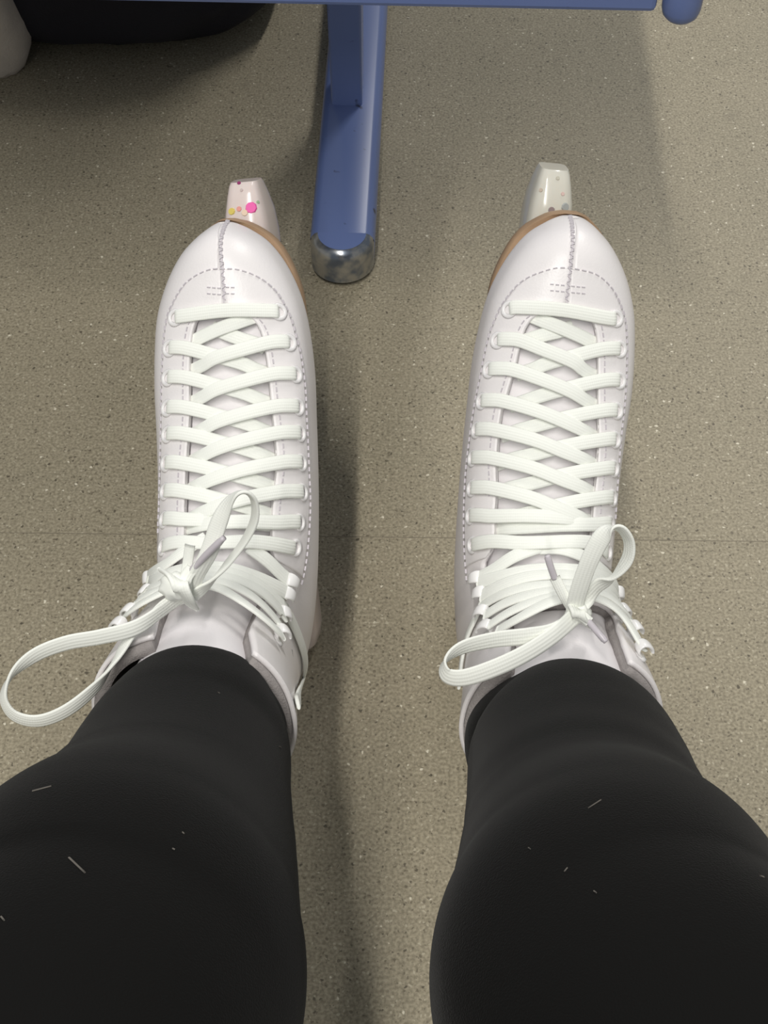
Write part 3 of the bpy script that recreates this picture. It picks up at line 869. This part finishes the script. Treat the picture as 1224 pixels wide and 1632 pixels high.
SKR = dict(side='R', XX=XR, pos=(.0671, -.0473, -.9264), rot=(24.17, -6.26, 4.53), top='L',
    label='white figure skate with a short upright lace loop on its right', glabel='milky white blade guard with orange and grey flecks under the right skate',
    apex=(902, 486), gapL=[(880, 492), (864, 498), (848, 508), (838, 522), (831, 542), (823, 578), (814.6, 607), (808, 628), (799.5, 652), (795, 678), (793, 706), (790, 742), (791, 772), (790, 800), (788, 821), (788.5, 841), (788, 856), (782, 878), (770, 897), (770, 908), (788, 935), (802, 975), (812, 1020), (818, 1060)],
    gapR=[(920, 492), (936, 501), (945, 512), (950, 527), (953, 558), (953, 595), (953, 632), (953, 657), (954.5, 681), (954, 718), (951.5, 757), (949, 779), (946.5, 804), (945, 828), (943, 860), (946, 880), (953, 900), (957, 915), (966, 940), (976, 970), (986, 1000), (994, 1024)],
    shaftL=[], shaftR=[], nstitch=14,
    facing_front=(906, 427.5), facL=[(887, 427.5), (865, 433.6), (843, 443), (825.6, 455.7), (811, 473), (798.6, 492), (789, 514.5), (781.5, 534), (774, 566), (767, 603), (760, 637), (752, 690), (745, 750), (742, 806), (742, 865), (746, 925)],
    facR=[(923.6, 430), (945.7, 436), (963, 448), (977.5, 465.5), (987, 485), (993.5, 505), (997, 534), (997, 583), (994, 640), (988, 693), (982, 767), (978, 828)],
    facing_end=11.6, tongue_top=20.2, toe_seam=[(907.7, 345), (911.4, 357.6), (912.6, 387), (910, 411.6), (907.7, 436), (904.5, 460.6), (902.8, 485)],
    tacks=[(877, 458, 900, 460), (910, 461, 932, 463)],
    eyeL=[(813, 494), (795, 543), (781.5, 590), (770, 640), (761.5, 686), (755.5, 731), (754, 779), (752, 823), (755, 869)],
    eyeR=[(980, 508), (986, 557), (985, 607), (981, 655), (978, 701), (976, 747), (973.5, 794), (970, 836), (966, 880)],
    hookL=[(771, 924), (777, 950), (779, 984), (784, 1010)], hookR=[(984, 946), (993, 975), (1004, 1008), (1015, 1042)],
    gx=lambda i, s: [840, 831, 820, 805, 794, 791, 791, 789][i] if s == 'L' else [945, 952, 953, 953, 954, 952, 948, 945][i],
    drop={'L': 56, 'R': 36},
    strands=[
      [(828, 544, -.0036), (842, 540, -.0015), (868, 533, -.001), (890, 528, -.0015), (915, 520, -.0036)],
      [(840, 500, -.003), (858, 508, -.001), (875, 515, .0002), (905, 527, 0), (940, 542, -.0015), (958, 550, -.0036)],
      [(755, 869, -.002), (759, 868, .002), (790, 864, .0028), (830, 868, .0028), (870, 868, .003), (910, 866, .0028), (945, 868, .0028), (962, 880, .002), (966, 880, -.002)],
      [(860, 872, .0008), (825, 888, .0026), (795, 910, .0032), (773, 926, .005)],
      [(860, 874, .0004), (890, 876, .0018), (920, 886, .002), (945, 905, .003), (986, 945, .004)],
      [(775, 932, .005), (800, 925, .004), (850, 916, .004), (905, 918, .005), (950, 925, .005), (986, 948, .004)],
      [(780, 955, .005), (810, 940, .005), (850, 930, .005), (905, 932, .006), (950, 940, .006), (990, 968, .004)],
      [(775, 972, .004), (810, 958, .005), (850, 948, .005), (905, 948, .006), (950, 952, .006), (995, 980, .004)],
      [(785, 990, .005), (815, 972, .005), (860, 962, .006), (910, 960, .007), (950, 964, .007), (980, 984, .006), (1006, 1010, .004)],
      [(790, 1008, .005), (820, 988, .005), (865, 972, .006), (915, 970, .008), (955, 978, .007), (985, 1002, .006), (1016, 1044, .004)],
      [(800, 1015, .004), (840, 998, .006), (880, 982, .008), (915, 975, .009)],
      [(776, 965, .003), (764, 985, .002), (750, 1015, .0018), (741, 1055, .0018), (738, 1090, .0018)]],
    loops=[
      ([(915, 978, .655), (920, 950, .646), (935, 905, .638), (952, 868, .633), (970, 844, .630), (988, 842, .630), (1002, 862, .634), (1000, 890, .638), (978, 918, .644), (950, 936, .650), (920, 972, .656)],
       [(.95, .3, .1), (.95, .3, .1), (.9, .35, .15), (.9, .3, .3), (.7, .2, .7), (.4, .1, .9), (.4, -.1, .9), (.4, -.2, .9), (.3, .3, .9), (.3, .7, .6), (.5, .8, .2)], .0085),
      ([(918, 982, .655), (880, 1006, .648), (840, 1014, .645), (785, 1020, .643), (735, 1033, .642), (709, 1055, .642), (712, 1076, .641), (740, 1080, .640), (790, 1064, .640), (840, 1040, .642), (885, 1010, .647), (920, 978, .653)],
       [(.2, .95, .2), (.1, .95, .3), (0, .95, .3), (0, .9, .45), (.2, .8, .6), (.3, .7, .7), (.2, .85, .5), (0, .95, .3), (-.1, .95, .2), (-.2, .95, .2), (-.3, .9, .2), (-.5, .8, .2)], .0085)],
    knot_ball=(921, 977, .654, .0052),
    knot=[([(908, 958, .660), (914, 968, .650), (922, 979, .6465), (930, 989, .650), (936, 996, .660)], [(.8, -.55, .1)]*5, .0072)],
    tips=[[(884, 922, .648), (877, 902, .645), (872, 885, .643)], [(938, 990, .648), (952, 1007, .644), (966, 1023, .642)]],
    ends=[([(912, 972, .652), (900, 952, .649), (884, 920, .648)], [(.9, -.4, .2)]*3, .0052),
          ([(922, 978, .650), (930, 983, .648), (939, 991, .648)], [(.7, .7, 0)]*3, .005)],
    gshift=-.001, gmat='guard_milk',
    confetti=[(920, 301, .0022, srgb(236, 170, 110)), (879, 335, .0020, srgb(150, 134, 134)), (901, 330, .0024, srgb(176, 180, 178)), (862, 303, .0012, srgb(190, 176, 160)), (897, 309, .0012, srgb(214, 186, 178)), (889, 284, .0012, srgb(196, 192, 176))])
lastL = build_skate(SKL)
lastR = build_skate(SKR)

# ------------------------------------------------------------------ the person's legs in leggings
def build_person():
    root = empty('person', Matrix.Translation((0, -.25, 0)))
    tag(root, 'seated person in black leggings seen from above, wearing the white skates', 'person')
    bm = bmesh.new()
    def leg(last, secs, knee, thigh, hip, seed):
        """secs: (px left, py left, px right, py right, distance)"""
        cs = []
        sx = .004 if last is lastL else -.006
        for a, b in (((0, .050, .170), .029), ((0, .045, .212), .030), ((sx*.7, .049, .240), .034), ((sx, .052, .262), .0375)):
            cs.append((last.mw @ Vector(a), b))
        for (xa, ya, xb, yb, dep) in secs:
            A, B = cam_pt(xa, ya, dep), cam_pt(xb, yb, dep)
            r = (A-B).length/2
            c = (A+B)/2 + ray((xa+xb)/2, (ya+yb)/2).normalized()*0
            cs.append((c, r))
        for c, r in (knee, thigh, hip): cs.append((Vector(c), r))
        D = crom([(c.x, c.y, c.z, r) for c, r in cs], 14)
        prev = None; K = 56; dist = 0; pa = None
        for i, d in enumerate(D):
            p = Vector(d[:3]); t = (Vector(D[min(i+1, len(D)-1)][:3])-Vector(D[max(i-1, 0)][:3])).normalized()
            a = Vector((1, 0, 0)); a = (a-t*a.dot(t)).normalized(); b = t.cross(a)
            if i: dist += (p-Vector(D[i-1][:3])).length
            ring = []
            for k in range(K):
                an = 2*math.pi*k/K
                fold = 0
                s_ = i/14-1.6                                   # rumples above the cuff
                if 0 < s_ < 5: fold = .0012*math.sin(s_*4.1+.9*math.sin(s_*2.3+seed)+seed+1.1*math.sin(an+seed*2)+.5*math.sin(3*an))*math.exp(-s_*.4)*min(1, s_*2)
                r = d[3]+fold
                ring.append(bm.verts.new(p+a*(r*math.cos(an))+b*(r*.98*math.sin(an))))
            if prev:
                for k in range(K): bm.faces.new((prev[k], prev[(k+1) % K], ring[(k+1) % K], ring[k]))
            else: bm.faces.new(ring[::-1])
            prev = ring
        bm.faces.new(prev)
    leg(lastL, [(160, 1140, 459, 1215, .632), (112, 1199, 459, 1285, .598), (62, 1272, 464, 1360, .555), (-15, 1352, 472, 1450, .51), (-125, 1443, 478, 1550, .46), (-190, 1573, 480, 1650, .42)],
        ((-.095, .070, .392), .056), ((-.11, -.08, .375), .066), ((-.095, -.28, .36), .085), 0.4)
    leg(lastR, [(746, 1207, 1066, 1197, .645), (743, 1268, 1108, 1256, .605), (740, 1330, 1138, 1316, .562), (728, 1410, 1176, 1378, .52), (710, 1500, 1262, 1454, .470), (690, 1620, 1335, 1584, .425)],
        ((.095, .070, .392), .056), ((.11, -.08, .375), .066), ((.095, -.28, .36), .085), 2.1)
    bmesh.ops.create_icosphere(bm, subdivisions=4, radius=1, matrix=Matrix.Translation((0, -.33, .38)) @ Matrix.Diagonal((.175, .115, .11, 1)))
    o = from_bm('leggings', bm, M['leggings'], root)
    o.matrix_parent_inverse = root.matrix_world.inverted()
    rm = o.modifiers.new('one_skin', 'REMESH'); rm.mode = 'VOXEL'; rm.voxel_size = .0028; rm.use_smooth_shade = True
    sm = o.modifiers.new('soft', 'SMOOTH'); sm.factor = .5; sm.iterations = 4
    # lint caught on the fabric
    bpy.context.view_layer.update()
    dg = bpy.context.evaluated_depsgraph_get(); ev = o.evaluated_get(dg); me = ev.to_mesh()
    bv = BVHTree.FromPolygons([v.co.copy() for v in me.vertices], [tuple(p.vertices) for p in me.polygons])
    for (x0, y0, x1, y1, wd) in ((110, 1368, 135, 1392, .0010), (52, 1262, 82, 1254, .0012), (290, 1327, 293, 1330, .0007), (274, 1353, 278, 1355, .0008), (347, 1104, 350, 1106, .0006), (444, 1190, 447, 1192, .0006), (2, 1462, 7, 1468, .0008), (1211, 1397, 1217, 1399, .0010), (938, 1289, 958, 1276, .0005), (900, 1390, 905, 1384, .0006), (947, 1421, 951, 1424, .0006), (843, 1352, 846, 1354, .0005)):
        P = []
        for k in range(4):
            t = k/3; d = ray(x0+(x1-x0)*t, y0+(y1-y0)*t).normalized()
            loc, n, fi, di = bv.ray_cast(Vector((0, 0, HCAM)), d)
            if loc is not None: P.append((loc+n*.0003, n))
        if len(P) < 2: continue
        b2 = bmesh.new(); Ps = [p for p, n in P]
        wd *= .6
        ribbon(b2, Ps, [(Ps[min(i+1, len(Ps)-1)]-Ps[max(i-1, 0)]).normalized().cross(P[i][1]) for i in range(len(Ps))], wd, .0003)
        lo = from_bm('lint', b2, M['lint'], o)
    ev.to_mesh_clear()
build_person()
